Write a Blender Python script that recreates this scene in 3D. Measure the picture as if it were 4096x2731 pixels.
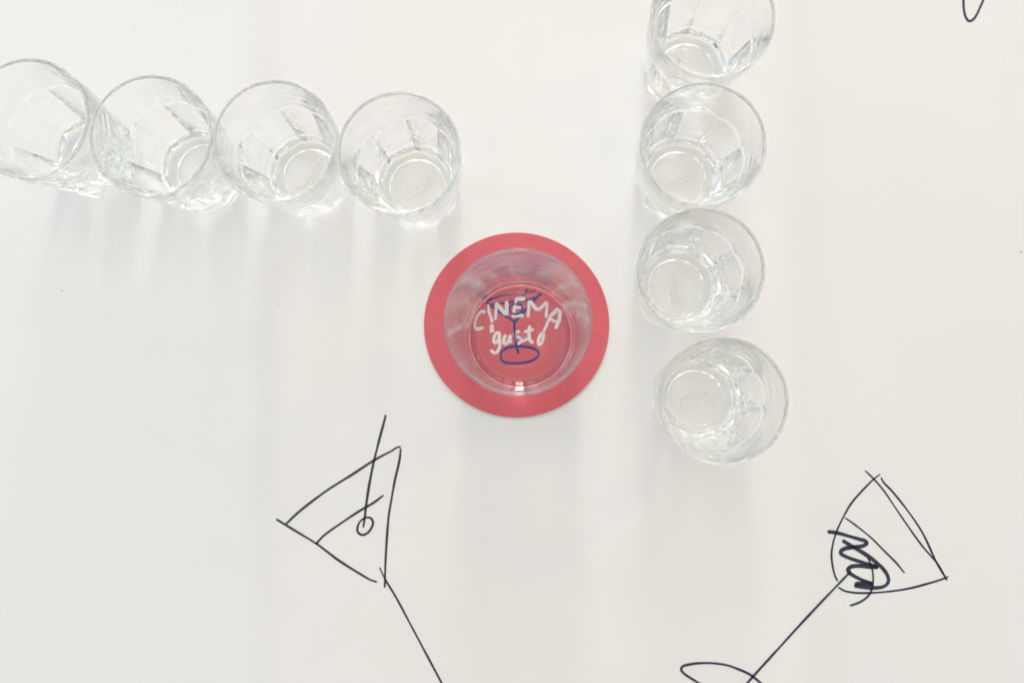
import bpy, bmesh, math, random
from mathutils import Vector, Matrix

# ------------------------------------------------------------------ scene, camera, light
scene = bpy.context.scene
for o in list(bpy.data.objects):
    bpy.data.objects.remove(o, do_unlink=True)
COL = scene.collection
R = math.radians

cam_data = bpy.data.cameras.new('camera')
cam = bpy.data.objects.new('camera', cam_data)
COL.objects.link(cam)
cam.location = (0.0, 0.0, 0.4104)
cam.rotation_euler = (0.06353, 0.02138, 0.0)      # hand-held, almost straight down
cam_data.sensor_width = 36.0
cam_data.lens = 25.49
cam_data.clip_start = 0.01
cam_data.clip_end = 50.0
cam_data.dof.use_dof = True
cam_data.dof.focus_distance = 0.378
cam_data.dof.aperture_fstop = 3.0
scene.camera = cam

world = bpy.data.worlds.new('World')
scene.world = world
world.use_nodes = True
wn = world.node_tree.nodes
wl = world.node_tree.links
wn.clear()
w_out = wn.new('ShaderNodeOutputWorld')
w_bg = wn.new('ShaderNodeBackground')
w_tc = wn.new('ShaderNodeTexCoord')
w_sep = wn.new('ShaderNodeSeparateXYZ')
w_ramp = wn.new('ShaderNodeValToRGB')
# pale walls all round, a duller ceiling above
w_ramp.color_ramp.elements[0].position = 0.25
w_ramp.color_ramp.elements[0].color = (1.0, 0.965, 0.90, 1)
w_ramp.color_ramp.elements[1].position = 0.85
w_ramp.color_ramp.elements[1].color = (0.57, 0.55, 0.51, 1)
wl.new(w_tc.outputs['Generated'], w_sep.inputs[0])
wl.new(w_sep.outputs['Z'], w_ramp.inputs[0])
wl.new(w_ramp.outputs[0], w_bg.inputs['Color'])
wl.new(w_bg.outputs[0], w_out.inputs[0])
w_bg.inputs['Strength'].default_value = 0.49


def area_lamp(name, loc, target, sx, sy, radiance, color, roll=0.0):
    d = bpy.data.lights.new(name, 'AREA')
    d.shape = 'RECTANGLE'
    d.size, d.size_y = sx, sy
    d.energy = radiance * math.pi * sx * sy
    d.color = color
    o = bpy.data.objects.new(name, d)
    COL.objects.link(o)
    o.location = loc
    q = (Vector(target) - Vector(loc)).to_track_quat('-Z', 'Y')
    o.rotation_mode = 'QUATERNION'
    from mathutils import Quaternion
    o.rotation_quaternion = q @ Quaternion((0, 0, 1), roll)
    return o


# tall window beyond the far side of the table: panes between glazing bars
for k in range(4):
    z = 0.70 + 0.52 * k
    for j in range(-3, 4):
        x = 0.62 * j
        if j == 0:
            for dx in (-0.11, 0.11):
                area_lamp('window_pane_light', (dx, 2.7, z), (dx, 0.0, z), 0.17, 0.46, 18.5, (1.0, 0.98, 0.95))
        else:
            area_lamp('window_pane_light', (x, 2.7, z), (x, 0.0, z), 0.46, 0.46, (0, 3.2, 2.2, 1.5)[abs(j)], (0.88, 0.93, 1.0) if j < 0 else (0.96, 0.97, 1.0))
# lamps added at ceiling height: warm middle with a gap, cooler sides, mirrored faintly in the glossy table top
for (bx, by, bw, bd) in ((-0.675, 0.15, 0.75, 4.4), (0.675, 0.15, 0.85, 4.4), (-0.025, 1.425, 0.55, 1.85), (-0.025, -1.15, 0.55, 1.80)):
    area_lamp('overhead_fill_light', (bx, by, 2.6), (bx, by, 0.0), bw, bd, 0.75, (1.0, 0.88, 0.72))
area_lamp('overhead_fill_light', (-2.15, 0.15, 2.6), (-2.15, 0.15, 0.0), 2.0, 4.4, 0.90, (0.62, 0.80, 1.0), roll=R(2.0))
area_lamp('overhead_fill_light', (2.25, 0.15, 2.6), (2.25, 0.15, 0.0), 2.0, 4.4, 0.42, (0.74, 0.90, 1.0), roll=R(2.0))
# cool lamp added on the left to tint that side bluish
area_lamp('cool_side_fill_light', (-2.6, 1.6, 1.3), (0, 0, 0), 1.2, 1.4, 2.2, (0.62, 0.78, 1.0))
# small warm bulb
area_lamp('bulb_light', (1.3, 0.85, 0.95), (0, 0, 0), 0.12, 0.12, 45.0, (1.0, 0.62, 0.25))

scene.view_settings.view_transform = 'Standard'
scene.view_settings.look = 'None'
scene.view_settings.exposure = 0.06
scene.view_settings.gamma = 1.0
scene.view_settings.use_curve_mapping = False
scene.render.engine = 'CYCLES'
cy = scene.cycles
cy.max_bounces = 28
cy.transmission_bounces = 28
cy.glossy_bounces = 16
cy.diffuse_bounces = 4
cy.transparent_max_bounces = 24
cy.caustics_refractive = True
cy.caustics_reflective = True
cy.blur_glossy = 0.1
cy.sample_clamp_indirect = 60.0
cy.sample_clamp_direct = 0.0
cy.use_adaptive_sampling = False
cy.use_denoising = True
try:
    cy.denoiser = 'OPENIMAGEDENOISE'
    cy.denoising_prefilter = 'ACCURATE'
except Exception:
    pass


# ------------------------------------------------------------------ helpers
def tag(o, label=None, category=None, group=None, kind=None):
    if label: o['label'] = label
    if category: o['category'] = category
    if group: o['group'] = group
    if kind: o['kind'] = kind
    return o


def link(name, mesh, mat, parent=None, smooth=False):
    o = bpy.data.objects.new(name, mesh)
    COL.objects.link(o)
    if mat and not mesh.materials:
        mesh.materials.append(mat)
    if parent: o.parent = parent
    if smooth:
        for p in mesh.polygons: p.use_smooth = True
    return o


def empty(name, loc, rz=0.0):
    o = bpy.data.objects.new(name, None)
    o.empty_display_size = 0.01
    COL.objects.link(o)
    o.location = loc
    o.rotation_euler = (0, 0, rz)
    return o


def new_mat(name):
    m = bpy.data.materials.new(name)
    m.use_nodes = True
    nt = m.node_tree
    nt.nodes.clear()
    out = nt.nodes.new('ShaderNodeOutputMaterial')
    return m, nt, out


def N(nt, kind, **kw):
    n = nt.nodes.new(kind)
    for k, v in kw.items():
        if k in n.inputs: n.inputs[k].default_value = v
        else: setattr(n, k, v)
    return n


def ramp(nt, fac, stops):
    r = nt.nodes.new('ShaderNodeValToRGB')
    e = r.color_ramp.elements
    while len(e) < len(stops): e.new(0.5)
    for i, (p, c) in enumerate(stops):
        e[i].position = p
        e[i].color = (*c, 1)
    nt.links.new(fac, r.inputs[0])
    return r


# ------------------------------------------------------------------ materials
def mat_table():
    m, nt, out = new_mat('white_laminate')
    tc = N(nt, 'ShaderNodeTexCoord')
    n1 = N(nt, 'ShaderNodeTexNoise', Scale=9.0, Detail=3.0)
    n2 = N(nt, 'ShaderNodeTexNoise', Scale=900.0, Detail=2.0)
    for n in (n1, n2): nt.links.new(tc.outputs['Object'], n.inputs['Vector'])
    r1 = ramp(nt, n1.outputs['Fac'], [(0.3, (0.825, 0.812, 0.792)), (0.7, (0.845, 0.833, 0.815))])
    p = N(nt, 'ShaderNodeBsdfPrincipled', Roughness=0.06, IOR=1.5)
    nt.links.new(r1.outputs[0], p.inputs['Base Color'])
    b = N(nt, 'ShaderNodeBump', Strength=0.02, Distance=0.0002)
    nt.links.new(n2.outputs['Fac'], b.inputs['Height'])
    nt.links.new(b.outputs[0], p.inputs['Normal'])
    nt.links.new(p.outputs[0], out.inputs[0])
    return m


def mat_ink(name, dark, blue):
    """felt-tip ink: a filter over the white board, darker where two lines cross"""
    m, nt, out = new_mat(name)
    tc = N(nt, 'ShaderNodeTexCoord')
    n1 = N(nt, 'ShaderNodeTexNoise', Scale=55.0, Detail=3.0)
    n2 = N(nt, 'ShaderNodeTexNoise', Scale=2600.0, Detail=2.0)
    for n in (n1, n2): nt.links.new(tc.outputs['Object'], n.inputs['Vector'])
    r1 = ramp(nt, n1.outputs['Fac'], [(0.40, dark), (0.62, blue)])
    r2 = ramp(nt, n2.outputs['Fac'], [(0.30, (0.72, 0.72, 0.72)), (0.75, (1.35, 1.35, 1.35))])
    mul = N(nt, 'ShaderNodeMix', data_type='RGBA', blend_type='MULTIPLY')
    mul.inputs[0].default_value = 1.0
    nt.links.new(r1.outputs[0], mul.inputs[6])
    nt.links.new(r2.outputs[0], mul.inputs[7])
    t = N(nt, 'ShaderNodeBsdfTransparent')
    nt.links.new(mul.outputs[2], t.inputs['Color'])
    d = N(nt, 'ShaderNodeBsdfPrincipled', Roughness=0.55)
    d.inputs['Base Color'].default_value = (0.035, 0.036, 0.045, 1)
    mix = N(nt, 'ShaderNodeMixShader', Fac=0.35)
    nt.links.new(t.outputs[0], mix.inputs[1])
    nt.links.new(d.outputs[0], mix.inputs[2])
    nt.links.new(mix.outputs[0], out.inputs[0])
    return m


def mat_glass(name, color, ior=1.52):
    m, nt, out = new_mat(name)
    g = N(nt, 'ShaderNodeBsdfGlass', Roughness=0.0, IOR=ior)
    g.inputs['Color'].default_value = (*color, 1)
    nt.links.new(g.outputs[0], out.inputs[0])
    return m


def mat_card(name, c0, c1, rough=0.75):
    m, nt, out = new_mat(name)
    tc = N(nt, 'ShaderNodeTexCoord')
    n1 = N(nt, 'ShaderNodeTexNoise', Scale=1500.0, Detail=4.0, Roughness=0.7)
    n2 = N(nt, 'ShaderNodeTexNoise', Scale=40.0, Detail=3.0)
    for n in (n1, n2): nt.links.new(tc.outputs['Object'], n.inputs['Vector'])
    r1 = ramp(nt, n1.outputs['Fac'], [(0.30, c0), (0.70, c1)])
    r2 = ramp(nt, n2.outputs['Fac'], [(0.3, (0.95, 0.95, 0.95)), (0.7, (1.0, 1.0, 1.0))])
    mul = N(nt, 'ShaderNodeMix', data_type='RGBA', blend_type='MULTIPLY')
    mul.inputs[0].default_value = 1.0
    nt.links.new(r1.outputs[0], mul.inputs[6])
    nt.links.new(r2.outputs[0], mul.inputs[7])
    p = N(nt, 'ShaderNodeBsdfPrincipled', Roughness=rough)
    nt.links.new(mul.outputs[2], p.inputs['Base Color'])
    b = N(nt, 'ShaderNodeBump', Strength=0.15, Distance=0.0001)
    nt.links.new(n1.outputs['Fac'], b.inputs['Height'])
    nt.links.new(b.outputs[0], p.inputs['Normal'])
    nt.links.new(p.outputs[0], out.inputs[0])
    return m


M_TABLE = mat_table()
M_INK = mat_ink('black_marker_ink', (0.31, 0.315, 0.325), (0.32, 0.33, 0.355))
M_INK_BLUE = mat_ink('blue_black_marker_ink', (0.27, 0.285, 0.32), (0.29, 0.31, 0.47))
M_GLASS = mat_glass('pressed_clear_glass', (0.9955, 0.9985, 0.9968))
M_CRYSTAL = mat_glass('crystal_glass', (0.998, 0.998, 0.999))
# pale streaky film paints milky reflections into the tall tumbler's walls, not its base
nt_ = M_CRYSTAL.node_tree
glass_ = [n for n in nt_.nodes if n.type == 'BSDF_GLASS'][0]
out_ = [n for n in nt_.nodes if n.type == 'OUTPUT_MATERIAL'][0]
tc_ = N(nt_, 'ShaderNodeTexCoord')
mp_ = N(nt_, 'ShaderNodeMapping')
mp_.inputs['Scale'].default_value = (60.0, 60.0, 260.0)
nz_ = N(nt_, 'ShaderNodeTexNoise', Scale=1.0, Detail=4.0)
nt_.links.new(tc_.outputs['Object'], mp_.inputs['Vector'])
nt_.links.new(mp_.outputs[0], nz_.inputs['Vector'])
sp_ = N(nt_, 'ShaderNodeSeparateXYZ')
nt_.links.new(tc_.outputs['Object'], sp_.inputs[0])
mr_ = N(nt_, 'ShaderNodeMapRange', interpolation_type='SMOOTHSTEP')
mr_.inputs['From Min'].default_value = 0.014
mr_.inputs['From Max'].default_value = 0.030
nt_.links.new(sp_.outputs['Z'], mr_.inputs['Value'])
nr_ = N(nt_, 'ShaderNodeMapRange')
nr_.inputs['From Min'].default_value = 0.30
nr_.inputs['From Max'].default_value = 0.70
nr_.inputs['To Min'].default_value = 0.03
nr_.inputs['To Max'].default_value = 0.11
nt_.links.new(nz_.outputs['Fac'], nr_.inputs['Value'])
mu_ = N(nt_, 'ShaderNodeMath', operation='MULTIPLY')
nt_.links.new(mr_.outputs[0], mu_.inputs[0])
nt_.links.new(nr_.outputs[0], mu_.inputs[1])
df_ = N(nt_, 'ShaderNodeBsdfDiffuse')
df_.inputs['Color'].default_value = (0.86, 0.84, 0.87, 1)
mx_ = N(nt_, 'ShaderNodeMixShader')
nt_.links.new(mu_.outputs[0], mx_.inputs[0])
nt_.links.new(glass_.outputs[0], mx_.inputs[1])
nt_.links.new(df_.outputs[0], mx_.inputs[2])
nt_.links.new(mx_.outputs[0], out_.inputs[0])
M_COASTER = mat_card('coral_red_card', (0.53, 0.084, 0.106), (0.83, 0.160, 0.194))
M_CARD_EDGE = mat_card('pale_card_edge', (0.62, 0.58, 0.52), (0.72, 0.68, 0.62))
M_WHITE_PRINT = mat_card('white_print', (0.80, 0.79, 0.77), (0.86, 0.85, 0.84))
M_BLUE_PRINT = mat_card('navy_print', (0.016, 0.024, 0.18), (0.028, 0.038, 0.25))
M_SPECK = mat_card('dark_speck', (0.05, 0.05, 0.06), (0.09, 0.09, 0.09))
M_PINK = mat_card('pink_speck', (0.80, 0.58, 0.58), (0.82, 0.64, 0.64))
M_FROST, nt_, out_ = new_mat('etched_frost')
g_ = N(nt_, 'ShaderNodeBsdfPrincipled', Roughness=0.6)
g_.inputs['Base Color'].default_value = (0.78, 0.76, 0.77, 1)
t_ = N(nt_, 'ShaderNodeBsdfTransparent')
x_ = N(nt_, 'ShaderNodeMixShader', Fac=0.45)
nt_.links.new(t_.outputs[0], x_.inputs[1]); nt_.links.new(g_.outputs[0], x_.inputs[2]); nt_.links.new(x_.outputs[0], out_.inputs[0])

# ------------------------------------------------------------------ table top
bm = bmesh.new()
bmesh.ops.create_cube(bm, size=1.0)
for v in bm.verts:
    v.co = Vector((v.co.x * 1.5 + 0.0, v.co.y * 1.1 + 0.05, v.co.z * 0.03 - 0.015))
bmesh.ops.bevel(bm, geom=[e for e in bm.edges], offset=0.004, segments=3, affect='EDGES')
me = bpy.data.meshes.new('table_top')
bm.to_mesh(me); bm.free()
table = tag(link('table_top', me, M_TABLE), kind='structure')

for i, (x, y) in enumerate([[-268.86,55.98],[104.01,-81.44],[277.98,76.13],[-169.72,-3.7],[77.23,38.12],[-142.55,47.32],[153.27,1.47],[-57.8,-73.0],[209.18,-21.76],[-231.87,212.35]]):
    pink = i == 9
    rng = random.Random(i)
    r0 = 0.0009 if pink else (0.00055 if i in (0, 2) else 0.0003)
    n = 9
    vs = [(r0 * rng.uniform(.6, 1.1) * math.cos(a * 2 * math.pi / n), r0 * 0.75 * rng.uniform(.6, 1.1) * math.sin(a * 2 * math.pi / n), 0) for a in range(n)]
    me = bpy.data.meshes.new('speck')
    me.from_pydata(vs + [(0, 0, r0 * 0.3 if not pink else 0.00002)], [], [(a, (a + 1) % n, n) for a in range(n)])
    o = link('speck', me, M_PINK if pink else M_SPECK, table)
    o.location = (x / 1000, y / 1000, 0.00003)
    o.rotation_euler = (0, 0, i * 1.3)


# ------------------------------------------------------------------ drawn lines
def smooth_path(pts, step):
    P = [Vector((a, b)) for a, b in pts]
    P = [P[0] * 2 - P[1]] + P + [P[-1] * 2 - P[-2]]
    out = []
    for i in range(1, len(P) - 2):
        p0, p1, p2, p3 = P[i - 1:i + 3]
        d = (p2 - p1).length
        n = max(2, int(d / step))
        t0, t1 = 0.0, max((p1 - p0).length, 1e-9) ** 0.5
        t2 = t1 + max(d, 1e-9) ** 0.5
        t3 = t2 + max((p3 - p2).length, 1e-9) ** 0.5
        for k in range(n):
            t = t1 + (t2 - t1) * k / n
            a1 = p0 * ((t1 - t) / (t1 - t0)) + p1 * ((t - t0) / (t1 - t0))
            a2 = p1 * ((t2 - t) / (t2 - t1)) + p2 * ((t - t1) / (t2 - t1))
            a3 = p2 * ((t3 - t) / (t3 - t2)) + p3 * ((t - t2) / (t3 - t2))
            b1 = a1 * ((t2 - t) / (t2 - t0)) + a2 * ((t - t0) / (t2 - t0))
            b2 = a2 * ((t3 - t) / (t3 - t1)) + a3 * ((t - t1) / (t3 - t1))
            out.append(b1 * ((t2 - t) / (t2 - t1)) + b2 * ((t - t1) / (t2 - t1)))
    out.append(P[-2])
    return out


def ribbon(verts, faces, pts, width, z, seed, rough=0.06, taper=(0.75, 0.9), wobble=0.10, step=0.35):
    """a pen line on the plane z: uneven edges, slightly varying pressure, rounded ends (mm in, m out)"""
    rng = random.Random(seed)
    path = smooth_path(pts, step)
    n = len(path)
    ph = rng.uniform(0, 6.28)
    total = sum((path[i + 1] - path[i]).length for i in range(n - 1)) + 1e-9
    acc = 0.0
    left, right = [], []
    hw0 = width / 2
    for i, p in enumerate(path):
        if i: acc += (p - path[i - 1]).length
        a = path[max(0, i - 1)]
        b = path[min(n - 1, i + 1)]
        t = (b - a)
        t = t.normalized() if t.length > 1e-9 else Vector((1, 0))
        nrm = Vector((-t.y, t.x))
        d0, d1 = acc, total - acc
        k = 1.0 + wobble * math.sin(acc * 0.16 + ph) + 0.5 * wobble * math.sin(acc * 0.43 + 2 * ph)
        e0 = math.sqrt(max(0.0, 1 - max(0.0, 1 - d0 / hw0) ** 2)) if d0 < hw0 else 1.0
        e1 = math.sqrt(max(0.0, 1 - max(0.0, 1 - d1 / hw0) ** 2)) if d1 < hw0 else 1.0
        e = max(0.12, min(e0, e1))
        ts = taper[0] + (1 - taper[0]) * min(1, d0 / (width * 6)) if total > width * 6 else 1
        te = taper[1] + (1 - taper[1]) * min(1, d1 / (width * 6)) if total > width * 6 else 1
        hw = hw0 * k * e * ts * te
        left.append(p + nrm * (hw + width * rng.uniform(-rough, rough)))
        right.append(p - nrm * (hw + width * rng.uniform(-rough, rough)))
    o = len(verts)
    for l, r in zip(left, right):
        verts.append((l.x / 1000, l.y / 1000, z))
        verts.append((r.x / 1000, r.y / 1000, z))
    for i in range(n - 1):
        faces.append((o + 2 * i, o + 2 * i + 1, o + 2 * i + 3, o + 2 * i + 2))


def drawing(name, strokes, mat, label, seed):
    cx = sum(p[0] for s in strokes for p in s[2]) / sum(len(s[2]) for s in strokes)
    cyy = sum(p[1] for s in strokes for p in s[2]) / sum(len(s[2]) for s in strokes)
    root = tag(empty(name, (cx / 1000, cyy / 1000, 0)), label, 'drawing', 'marker drawings on the white table')
    for i, (nm, w, pts) in enumerate(strokes):
        v, f = [], []
        pts = [(a - cx, b - cyy) for a, b in pts]
        ribbon(v, f, pts, w * 1.18, 0.00004 + 0.00002 * i, seed * 100 + i, rough=0.035 if w < 1.3 else 0.02, taper=(0.8, 0.9) if w < 1.3 else (1, 1))
        me = bpy.data.meshes.new(nm)
        me.from_pydata(v, [], f)
        link(nm, me, mat, root)
    return root


drawing('martini_drawing', [["stirrer",1.225,[[-80.27,-15.21],[-80.76,-17.74],[-83.5,-28.39],[-86.42,-40.52],[-88.82,-52.6],[-90.69,-65.64],[-91.51,-73.64],[-92.26,-78.33]]],["glass_line",1.174,[[-71.39,-33.12],[-73.74,-33.63],[-76.27,-35.25],[-86.42,-40.72],[-98.57,-48.6],[-113.74,-58.2],[-128.85,-69.78],[-136.07,-76.61]]],["glass_line",1.123,[[-141.54,-73.63],[-136.07,-76.81],[-127.61,-81.77],[-118.35,-87.21],[-106.01,-96.09],[-94.77,-102.97],[-87.64,-106.89],[-83.99,-108.05]]],["glass_line",1.123,[[-71.49,-33.93],[-72.14,-40.49],[-74.57,-51.56],[-76.49,-62.59],[-77.92,-71.59],[-78.8,-83.55],[-79.46,-97.45],[-79.71,-111.08]]],["liquid_line",1.123,[[-80.89,-60.1],[-86.14,-64.13],[-94.21,-68.85],[-105.3,-76.19],[-114.36,-82.71],[-118.75,-87.41]]],["olive",1.072,[[-93.33,-74.05],[-91.11,-72.74],[-88.06,-72.83],[-86.71,-75.62],[-87.98,-79.11],[-90.49,-81.61],[-93.22,-82.12],[-95.38,-80.14],[-95.22,-77.15],[-93.63,-74.35],[-92.12,-73.14]]],["stem",0.97,[[-82.77,-99.94],[-79.56,-106.35],[-73.4,-116.17],[-65.21,-130.84],[-57.07,-145.43],[-47.46,-162.64],[-42.92,-170.73],[-36.9,-181.56]]]], M_INK,
        'black marker sketch of a martini glass with olive, below left of the coaster', 1)
drawing('cocktail_drawing', [["glass_line",0.866,[[187.24,-45.91],[189.38,-47.9],[191.93,-50.52],[196.99,-56.55],[202.97,-65.69],[209.93,-76.35],[216.88,-86.46],[223.37,-94.2],[226.34,-98.06],[229.81,-105.11]]],["glass_line",0.975,[[195.95,-49.46],[197.13,-52.09],[201.69,-57.06],[208.22,-65.41],[215.18,-75.55],[218.61,-81.78],[221.97,-89.54],[224.37,-95.23],[230.11,-105.62]]],["glass_line",0.921,[[195.59,-47.78],[191.93,-50.52],[185.43,-56.84],[178.92,-64.2],[174.51,-71.54],[170.61,-79.38],[168.31,-86.68],[167.54,-91.88],[168.0,-98.1],[169.16,-103.27],[170.53,-106.26]]],["glass_line",0.975,[[170.71,-109.36],[173.89,-111.25],[179.07,-112.26],[187.91,-112.36],[198.34,-111.52],[208.78,-109.92],[219.26,-107.23],[228.71,-104.24],[230.82,-103.2]]],["liquid_line",0.866,[[175.29,-71.64],[178.63,-73.87],[183.75,-77.76],[189.87,-82.94],[196.95,-90.18],[203.0,-96.37],[207.09,-101.62]]],["scribble",1.787,[[165.48,-79.3],[170.6,-79.9],[177.35,-81.7],[183.58,-83.49],[186.32,-84.41],[186.97,-85.55],[185.04,-86.86],[179.79,-87.67],[175.33,-88.36],[172.94,-89.67],[172.69,-91.08],[174.43,-92.36],[179.59,-94.41],[186.32,-96.45],[193.04,-98.33]]],["scribble",1.787,[[193.03,-98.49],[188.35,-98.26],[182.1,-97.77],[177.91,-98.31],[176.31,-99.72],[176.78,-101.27],[180.36,-103.73],[186.02,-106.28],[189.63,-107.4]]],["scribble",2.058,[[189.73,-107.4],[184.95,-107.17],[179.62,-107.45]]],["scribble",1.787,[[179.28,-108.38],[183.85,-109.13],[190.08,-109.61],[195.04,-108.97],[197.43,-107.35],[198.18,-105.18],[197.59,-102.6],[195.35,-99.25],[191.56,-95.65],[186.46,-91.79],[179.79,-87.67],[173.52,-83.95]]],["olive_stick",0.975,[[187.2,-93.08],[188.42,-95.93],[189.72,-101.09],[189.78,-105.74],[188.74,-110.91],[186.55,-114.27],[182.56,-117.13],[176.67,-119.38]]],["stem",1.059,[[177.99,-100.4],[176.22,-102.25],[162.86,-115.73],[148.58,-130.45],[134.34,-145.58],[123.21,-157.38],[118.24,-162.86],[110.68,-171.51]]],["foot",1.107,[[103.37,-167.28],[93.74,-161.34],[89.15,-158.57],[85.48,-156.1],[84.02,-154.07],[84.69,-152.57],[88.8,-151.3],[94.85,-150.57],[101.81,-150.61],[109.21,-151.6],[115.65,-153.82],[121.15,-156.27],[125.7,-159.63],[128.87,-162.77],[130.63,-166.82],[129.16,-170.44],[122.21,-172.31],[112.99,-171.49],[104.28,-167.95]]]], M_INK_BLUE,
        'blue black marker sketch of a cocktail glass with thick scribble in its bowl, lower right', 2)
drawing('loop_drawing', [["loop_line",1.191,[[256.48,239.05],[253.69,232.98],[252.03,227.67],[251.71,223.11],[251.63,219.31],[251.92,215.51],[252.81,212.28],[254.26,210.37],[256.08,210.73],[258.55,213.54],[260.91,218.26],[263.1,222.98],[264.93,227.9],[265.56,234.36],[263.78,239.72],[260.21,241.3],[256.86,239.43]]]], M_INK_BLUE,
        'pointed end of a blue black marker loop cut off by the top right edge', 3)

# ------------------------------------------------------------------ coaster with its print
CX, CY, CR, CH = -0.00628, 0.03580, 0.0525, 0.0014
coaster = tag(empty('drink_coaster', (CX, CY, 0)),
              'round coral red card coaster with white lettering and blue martini drawing, under the tall tumbler', 'coaster')


def lathe(profile, n=160, close=False):
    verts, faces = [], []
    for r, z in profile:
        for k in range(n):
            a = 2 * math.pi * k / n
            verts.append((r * math.cos(a), r * math.sin(a), z))
    m = len(profile)
    for i in range(m - 1):
        for k in range(n):
            k2 = (k + 1) % n
            faces.append((i * n + k, i * n + k2, (i + 1) * n + k2, (i + 1) * n + k))
    return verts, faces


prof = [(0.0005, 0.00012), (CR - 0.0003, 0.00012), (CR, 0.0003), (CR, CH - 0.00018), (CR - 0.00006, CH - 0.00005), (CR - 0.00025, CH), (0.03, CH), (0.0005, CH)]
v, f = lathe(prof, 200)
n = 200
f.append(tuple(range(n - 1, -1, -1)))
f.append(tuple(range((len(prof) - 1) * n, len(prof) * n)))
me = bpy.data.meshes.new('disc')
me.from_pydata(v, [], f)
me.materials.append(M_COASTER)
me.materials.append(M_CARD_EDGE)
for p in me.polygons:
    if p.center.z < CH - 0.00015 and p.center.z > 0.0001: p.material_index = 1
link('disc', me, None, coaster)

zl = CH + 0.00004
for i, (ch, strokes) in enumerate([["C",[[1.588,[[-24.24,41.96],[-25.15,43.04],[-26.73,43.46],[-28.31,42.65],[-29.78,40.67],[-30.67,37.95],[-30.91,35.22],[-30.03,33.52],[-28.42,33.01],[-26.29,33.45],[-25.14,34.07]]],[0.939,[[-30.37,39.88],[-30.82,37.91],[-31.02,35.55]]],[1.805,[[-25.57,33.6],[-25.04,34.17]]]]],["I",[[1.083,[[-22.86,47.56],[-22.44,46.23],[-21.95,44.42]]],[1.3,[[-22.03,44.79],[-21.81,42.55],[-20.91,40.56]]],[1.227,[[-21.09,40.93],[-20.37,38.58],[-20.08,36.41]]],[2.238,[[-20.19,35.69],[-20.08,34.43]]],[0.433,[[-21.05,34.61],[-20.83,30.71]]],[0.433,[[-20.4,34.61],[-20.26,30.82]]],[0.433,[[-19.76,34.61],[-19.65,30.93]]],[0.433,[[-19.15,34.79],[-19.04,31.07]]]]],["N",[[1.155,[[-17.71,48.03],[-17.85,43.27],[-18.14,38.04]]],[1.661,[[-17.89,47.85],[-14.97,44.36],[-12.09,40.92]]],[1.516,[[-11.8,49.05],[-11.66,44.72],[-11.8,40.56]]]]],["E",[[1.805,[[-7.22,49.76],[-4.16,50.04],[-1.09,50.18]]],[1.3,[[-6.5,49.04],[-7.22,45.43],[-7.95,41.28]]],[1.083,[[-7.04,45.0],[-2.0,45.42]]],[1.516,[[-8.85,40.45],[-5.42,40.52],[-2.0,40.62]]]]],["M",[[1.444,[[1.07,49.38],[0.7,44.33],[0.34,39.64]]],[1.661,[[1.25,49.2],[3.4,46.3],[5.74,43.41]]],[1.516,[[5.74,43.41],[8.44,45.74],[11.27,48.71]]],[1.264,[[11.34,48.64],[10.95,43.93],[10.58,39.24]]]]],["A",[[1.661,[[18.75,45.24],[17.25,44.49],[15.28,42.31],[13.09,40.31]]],[1.227,[[13.27,40.67],[12.01,37.79],[10.22,33.84],[8.95,31.14]]],[1.083,[[13.09,38.87],[15.24,37.35],[17.1,37.34]]],[2.383,[[18.86,44.91],[19.32,43.14],[18.8,40.8]]],[2.022,[[18.98,41.63],[18.16,38.15],[17.57,36.69]]],[1.516,[[17.77,37.06],[16.66,34.89],[15.94,32.91]]]]],["g",[[1.372,[[-15.51,31.0],[-17.3,30.82],[-18.63,28.83],[-19.07,26.67],[-18.48,25.16],[-17.3,25.59],[-16.04,28.11],[-15.76,30.82]]],[1.372,[[-15.76,31.0],[-15.75,27.39],[-15.68,23.43],[-16.57,20.73],[-18.19,19.47],[-19.8,20.19],[-20.59,21.34]]]]],["u",[[1.372,[[-12.17,29.91],[-13.24,27.39],[-13.24,25.04],[-12.09,24.5],[-10.64,26.31],[-9.75,29.37]]],[1.372,[[-9.64,29.73],[-9.85,26.66],[-9.03,24.93]]]]],["s",[[1.227,[[-4.17,31.63],[-6.15,31.24],[-7.41,29.98],[-6.51,28.75],[-4.17,27.91],[-3.45,26.65],[-4.53,25.04],[-6.33,24.07]]]]],["t",[[1.444,[[1.23,35.13],[0.93,30.97],[1.15,27.73],[2.11,25.64],[3.73,25.74]]],[1.372,[[-2.01,31.23],[1.04,32.05],[3.75,32.77]]],[1.155,[[-4.17,25.75],[-1.66,26.47],[0.68,27.91]]]]],["o",[[1.516,[[8.59,31.32],[6.97,28.8],[6.07,26.1],[6.42,24.3],[7.31,24.3],[8.4,26.27],[9.05,29.15],[8.7,31.32]]]]]]):
    v, f = [], []
    for j, (w, pts) in enumerate(strokes):
        ribbon(v, f, [(a - CX * 1000, b - CY * 1000) for a, b in pts], w * (1.05 if ch == "o" else 1.26), zl + 0.000012 * j, 500 + i * 10 + j, rough=0.02, taper=(1, 1), wobble=0.05, step=0.2)
    me = bpy.data.meshes.new('letter')
    me.from_pydata(v, [], f)
    link('letter', me, M_WHITE_PRINT, coaster)
zb = CH + 0.00003
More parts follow.
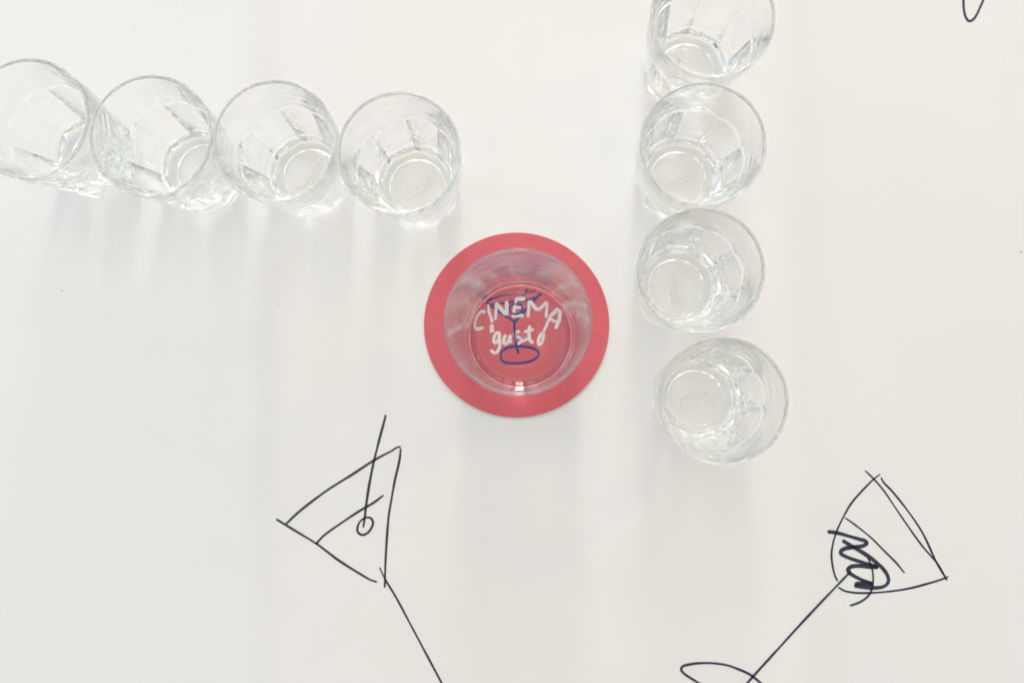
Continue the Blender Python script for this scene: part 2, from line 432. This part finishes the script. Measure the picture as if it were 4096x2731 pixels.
for i, (nm, w, pts) in enumerate([["glass_line",1.227,[[-21.31,52.06],[-22.91,50.88],[-23.61,50.11],[-23.07,50.04],[-21.03,50.89],[-15.69,52.22],[-8.49,53.1],[-1.99,53.95],[1.93,54.61],[4.16,55.49],[5.64,55.76]]],["glass_line",1.155,[[-24.84,49.09],[-22.82,47.94],[-19.29,45.08],[-13.53,41.04],[-7.41,37.2]]],["liquid_line",1.227,[[-21.53,47.03],[-18.62,47.3],[-12.09,47.96],[-6.32,48.68],[0.53,49.45],[5.41,51.22]]],["glass_line",1.3,[[8.66,54.57],[7.25,53.05],[4.13,49.3],[0.52,45.41],[-3.08,41.38],[-7.41,36.7]]],["stirrer",1.155,[[0.61,57.23],[-0.43,55.76],[-2.64,51.38]]],["olive",1.011,[[-6.32,47.24],[-8.84,46.52],[-10.11,44.54],[-9.39,42.36],[-7.04,41.38],[-4.16,42.17],[-2.72,44.34],[-3.8,46.69],[-6.32,47.24]]],["stem",1.227,[[-7.41,36.95],[-7.34,32.79],[-6.87,27.38],[-5.97,23.06],[-5.08,18.81]]],["foot",1.3,[[-15.02,17.49],[-14.67,20.01],[-12.08,22.05],[-6.33,23.24],[-0.59,22.87],[4.26,21.5],[6.4,19.45],[5.5,17.12],[2.27,14.97],[-2.75,13.79],[-8.49,13.53],[-12.79,14.15],[-14.52,15.51],[-15.06,17.67]]]]):
    v, f = [], []
    z = zb - 0.00002 + 0.000004 * i if nm not in ('stem', 'olive') else CH + 0.00018
    ribbon(v, f, [(a - CX * 1000, b - CY * 1000) for a, b in pts], w * 1.12, z, 700 + i, rough=0.02, taper=(1, 1), wobble=0.05, step=0.2)
    me = bpy.data.meshes.new('printed_' + nm)
    me.from_pydata(v, [], f)
    link('printed_' + nm, me, M_BLUE_PRINT, coaster)


# ------------------------------------------------------------------ lettering in glass
def text_mesh(name, lines, extrude, bevel):
    """lines: (text, size, y); centred lettering as one mesh"""
    bmx = bmesh.new()
    for body, size, y in lines:
        c = bpy.data.curves.new('tmp_text', 'FONT')
        c.body = body
        c.size = size
        c.align_x = 'CENTER'
        c.align_y = 'CENTER'
        c.extrude = extrude
        c.bevel_depth = bevel
        c.bevel_resolution = 1
        c.resolution_u = 3
        o = bpy.data.objects.new('tmp_text', c)
        COL.objects.link(o)
        bpy.context.view_layer.update()
        dg = bpy.context.evaluated_depsgraph_get()
        m = bpy.data.meshes.new_from_object(o.evaluated_get(dg))
        m.transform(Matrix.Translation((0, y, 0)))
        bmx.from_mesh(m)
        bpy.data.objects.remove(o, do_unlink=True)
        bpy.data.curves.remove(c)
        bpy.data.meshes.remove(m)
    bmesh.ops.remove_doubles(bmx, verts=bmx.verts, dist=1e-7)
    me = bpy.data.meshes.new(name)
    bmx.to_mesh(me); bmx.free()
    return me


# ------------------------------------------------------------------ tall tumbler on the coaster
def fillet(cx, cz, r, a0, a1, n):
    return [(cx + r * math.cos(R(a0 + (a1 - a0) * k / n)), cz + r * math.sin(R(a0 + (a1 - a0) * k / n))) for k in range(n + 1)]


def build_tall():
    mm = 0.001
    h, ro, rb = 97.0, 31.9, 31.6
    heel = 1.1
    # slightly hollow underside, foot ring, outer wall, rim, inner wall, rounded inside floor
    prof = [(0.02, 0.9), (8, 0.82), (15, 0.6), (20, 0.34), (24.0, 0.16), (27.5, 0.05), (29.5, 0.0)]
    prof += fillet(rb - heel, heel, heel, -80, 0, 12)
    for k in range(1, 100):
        t = k / 100
        z = heel + (h - heel - 0.65) * t
        rip = (0.030 * math.sin(z * 0.61 + 0.4) + 0.020 * math.sin(z * 1.37 + 2.2) + 0.010 * math.sin(z * 2.9)) * min(1.0, 8 * t, 8 * (1 - t))
        prof.append((rb + (ro - rb) * t + rip, z))
    prof += fillet(ro - 0.65, h - 0.65, 0.65, 0, 180, 12)
    ri = ro - 1.3
    fr, zf = 7.0, 12.7
    nk = 110
    for k in range(1, nk):
        t = k / nk
        z = h - 0.65 - (h - 0.65 - zf) * t
        # faint drawing rings left by the blowing of the glass
        rip = (0.026 * math.sin(z * 1.9) + 0.034 * math.sin(z * 0.83 + 1.0) + 0.014 * math.sin(z * 3.7 + 2.0)) * min(1.0, 6 * t, 6 * (1 - t))
        prof.append((ri - 0.9 * t ** 1.5 + rip, z))
    prof += fillet(ri - 0.9 - fr, zf, fr, 0, -84, 20)
    prof += [(16.0, 5.70), (10.0, 5.67), (3.0, 5.66), (0.02, 5.66)]
    n = 192
    v, f = lathe([(r * mm, z * mm) for r, z in prof], n)
    m = len(prof)
    for i, (x, y, z) in enumerate(v):
        a = math.atan2(y, x)
        q = min(1.0, math.hypot(x, y) / 0.025)
        k = 1 + q * (0.0011 * math.sin(2 * a + 0.6) + 0.0009 * math.sin(3 * a + z * 60) + 0.00035 * math.sin(7 * a + z * 140 + 1.0) + 0.00018 * math.sin(13 * a - z * 90))
        v[i] = (x * k, y * k, z)
    f.append(tuple(range(n - 1, -1, -1)))
    f.append(tuple(range((m - 1) * n, m * n)))
    me = bpy.data.meshes.new('bowl')
    me.from_pydata(v, [], f)
    bmx = bmesh.new(); bmx.from_mesh(me)
    bmesh.ops.recalc_face_normals(bmx, faces=bmx.faces)
    bmx.to_mesh(me); bmx.free()
    return me


tall = tag(empty('tall_tumbler', (-0.00405, 0.02854, CH + 0.00022)),
           'tall straight clear tumbler with thick base standing on the red coaster', 'glass')
link('bowl', build_tall(), M_CRYSTAL, tall, smooth=True)
etch = link('etched_lettering', text_mesh('etched_lettering', [('SCHOTT', 0.0019, 0.0011), ('ZWIESEL', 0.0019, -0.0011)], 0.00002, 0.0), M_FROST, tall)
etch.location = (0.0, 0.0, 0.00580)
etch.rotation_euler = (0, 0, R(17))


# ------------------------------------------------------------------ nine-sided pressed tumblers
def smin(a, b, k):
    hh = max(0.0, min(1.0, 0.5 + 0.5 * (b - a) / k))
    return b * (1 - hh) + a * hh - k * hh * (1 - hh)


def build_faceted():
    mm = 0.001
    NF = 9
    half = math.pi / NF
    # angles clustered at the ridges so that each edge stays crisp
    pos = [.985, .97, .95, .93, .90, .86, .81, .75, .68, .6, .5, .4, .3, .2, .1]
    base = [-1] + [-u for u in pos] + [0] + pos[::-1]
    ths = []
    for k in range(NF):
        for u in base: ths.append((2 * half * k, u * half))
    n = len(ths)
    H, RO = 65.0, 30.5
    rows = []

    def cone(z):
        return 25.6 + (RO - 25.6) * (z / H) ** 0.9

    def outer_r(phi, z):
        rc = cone(z)
        rho = 24.0 + (28.5 - 24.0) * (z / 38.0)          # radius of the ridges at this height
        fl = rho * math.cos(half) / math.cos(phi)
        fl += (rho - fl) * 0.30 * min(1.0, z / 30.0)     # panels bulge more and more towards the top
        r = smin(rho - 0.03, fl, 0.12)
        top = 38.5 + 3.2 * (1 - (phi / half) ** 2)       # arched upper edge of the panel
        s = max(0.0, min(1.0, (top - z) / 2.2))
        s = s * s * (3 - 2 * s)
        return r * s + rc * (1 - s)

    def row(fn): rows.append([fn(c, p) for c, p in ths])

    def circ(r, z): rows.append([(r * math.cos(c + p), r * math.sin(c + p), z) for c, p in ths])
    # underside: shallow recess bounded by a step, then the foot
    circ(0.05, 1.55); circ(7.0, 1.55); circ(14.8, 1.52)
    circ(15.5, 1.46); circ(15.75, 1.25); circ(15.9, 0.75); circ(16.05, 0.25); circ(16.25, 0.06); circ(16.6, 0.0); circ(18.0, 0.0)
    for t, z in ((0.93, 0.0), (0.965, 0.18), (0.985, 0.6), (1.0, 1.4)):
        def fn(c, p, t=t, z=z):
            r = outer_r(p, max(z, 0)) * t
            return (r * math.cos(c + p), r * math.sin(c + p), z)
        row(fn)
    zs = [3 + 3.0 * k for k in range(11)] + [34.5 + 0.45 * k for k in range(17)] + [42.5 + 1.25 * k for k in range(17)]
    for z in zs:
        def fn(c, p, z=z):
            r = outer_r(p, z)
            return (r * math.cos(c + p), r * math.sin(c + p), z)
        row(fn)
    for r, z in fillet(RO - 0.75, H - 0.70, 0.73, 10, 175, 9): circ(r, z)
    ri_top = RO - 1.5
    ztop = H - 0.70
    prof = []
    for k in range(1, 56):
        t = k / 56
        z = ztop - (ztop - 15.0) * t
        # the wall thickens towards the base
        prof.append((ri_top - 5.0 * t - 3.6 * t * t, z))
    re = ri_top - 5.0 - 3.6
    fr = 5.6
    prof += fillet(re - fr, 15.0, fr, 0, -84, 24)
    prof += [(11.5, 9.36), (6.0, 9.32), (0.05, 9.3)]
    for r, z in prof: circ(r, z)
    verts = [(x * mm, y * mm, z * mm) for rw in rows for (x, y, z) in rw]
    faces = []
    for i in range(len(rows) - 1):
        for k in range(n):
            k2 = (k + 1) % n
            faces.append((i * n + k, i * n + k2, (i + 1) * n + k2, (i + 1) * n + k))
    faces.append(tuple(range(n - 1, -1, -1)))
    m = len(rows)
    faces.append(tuple(range((m - 1) * n, m * n)))
    me = bpy.data.meshes.new('bowl')
    me.from_pydata(verts, [], faces)
    bmx = bmesh.new(); bmx.from_mesh(me)
    bmesh.ops.recalc_face_normals(bmx, faces=bmx.faces)
    bmx.to_mesh(me); bmx.free()
    for p in me.polygons: p.use_smooth = True
    return me


bowl_me = build_faceted()
bowl_me.materials.append(M_GLASS)
text_me = text_mesh('moulded_lettering', [('DURALEX', 0.0052, 0.0018), ('MADE IN FRANCE', 0.0021, -0.0021), ('20', 0.0026, -0.0054)], 0.00015, 0.00025)
text_me.materials.append(M_GLASS)

GROUP = 'nine-sided clear tumblers set out in a row and a column'
TUMBLERS = [
    # x, y, angle of one ridge, angle of the lettering, label
    (-247.2, 132.9, -90, 50, 'clear faceted tumbler cut off by the left edge, farthest left of the row'),
    (-185.5, 123.8, -92, 62, 'clear faceted tumbler second from the left edge in the horizontal row'),
    (-123.9, 120.7, -93, 57, 'clear faceted tumbler third from the left edge in the horizontal row'),
    (-62.6, 114.3, -66, 33, 'clear faceted tumbler at the right end of the row, just above left of the coaster'),
    (90.89, 180.6, 5, -78, 'clear faceted tumbler cut off by the top edge, topmost of the column'),
    (85.19, 117.78, 17, 17, 'clear faceted tumbler second from the top in the column right of the coaster'),
    (83.13, 56.06, -11, -86, 'clear faceted tumbler third from the top of the column, directly right of the coaster'),
    (92.73, -6.15, -8, 188, 'clear faceted tumbler at the bottom end of the column, nearest the scribbled cocktail sketch'),
]
for x, y, ridge, lett, label in TUMBLERS:
    t = tag(empty('faceted_tumbler', (x / 1000, y / 1000, 0.00012)), label, 'glass', GROUP)
    b = link('bowl', bowl_me, None, t)
    b.rotation_euler = (0, 0, R(ridge - 20))
    q = link('moulded_lettering', text_me, None, t)
    q.location = (0, 0, 0.00105)
    q.rotation_euler = (0, 0, R(lett))
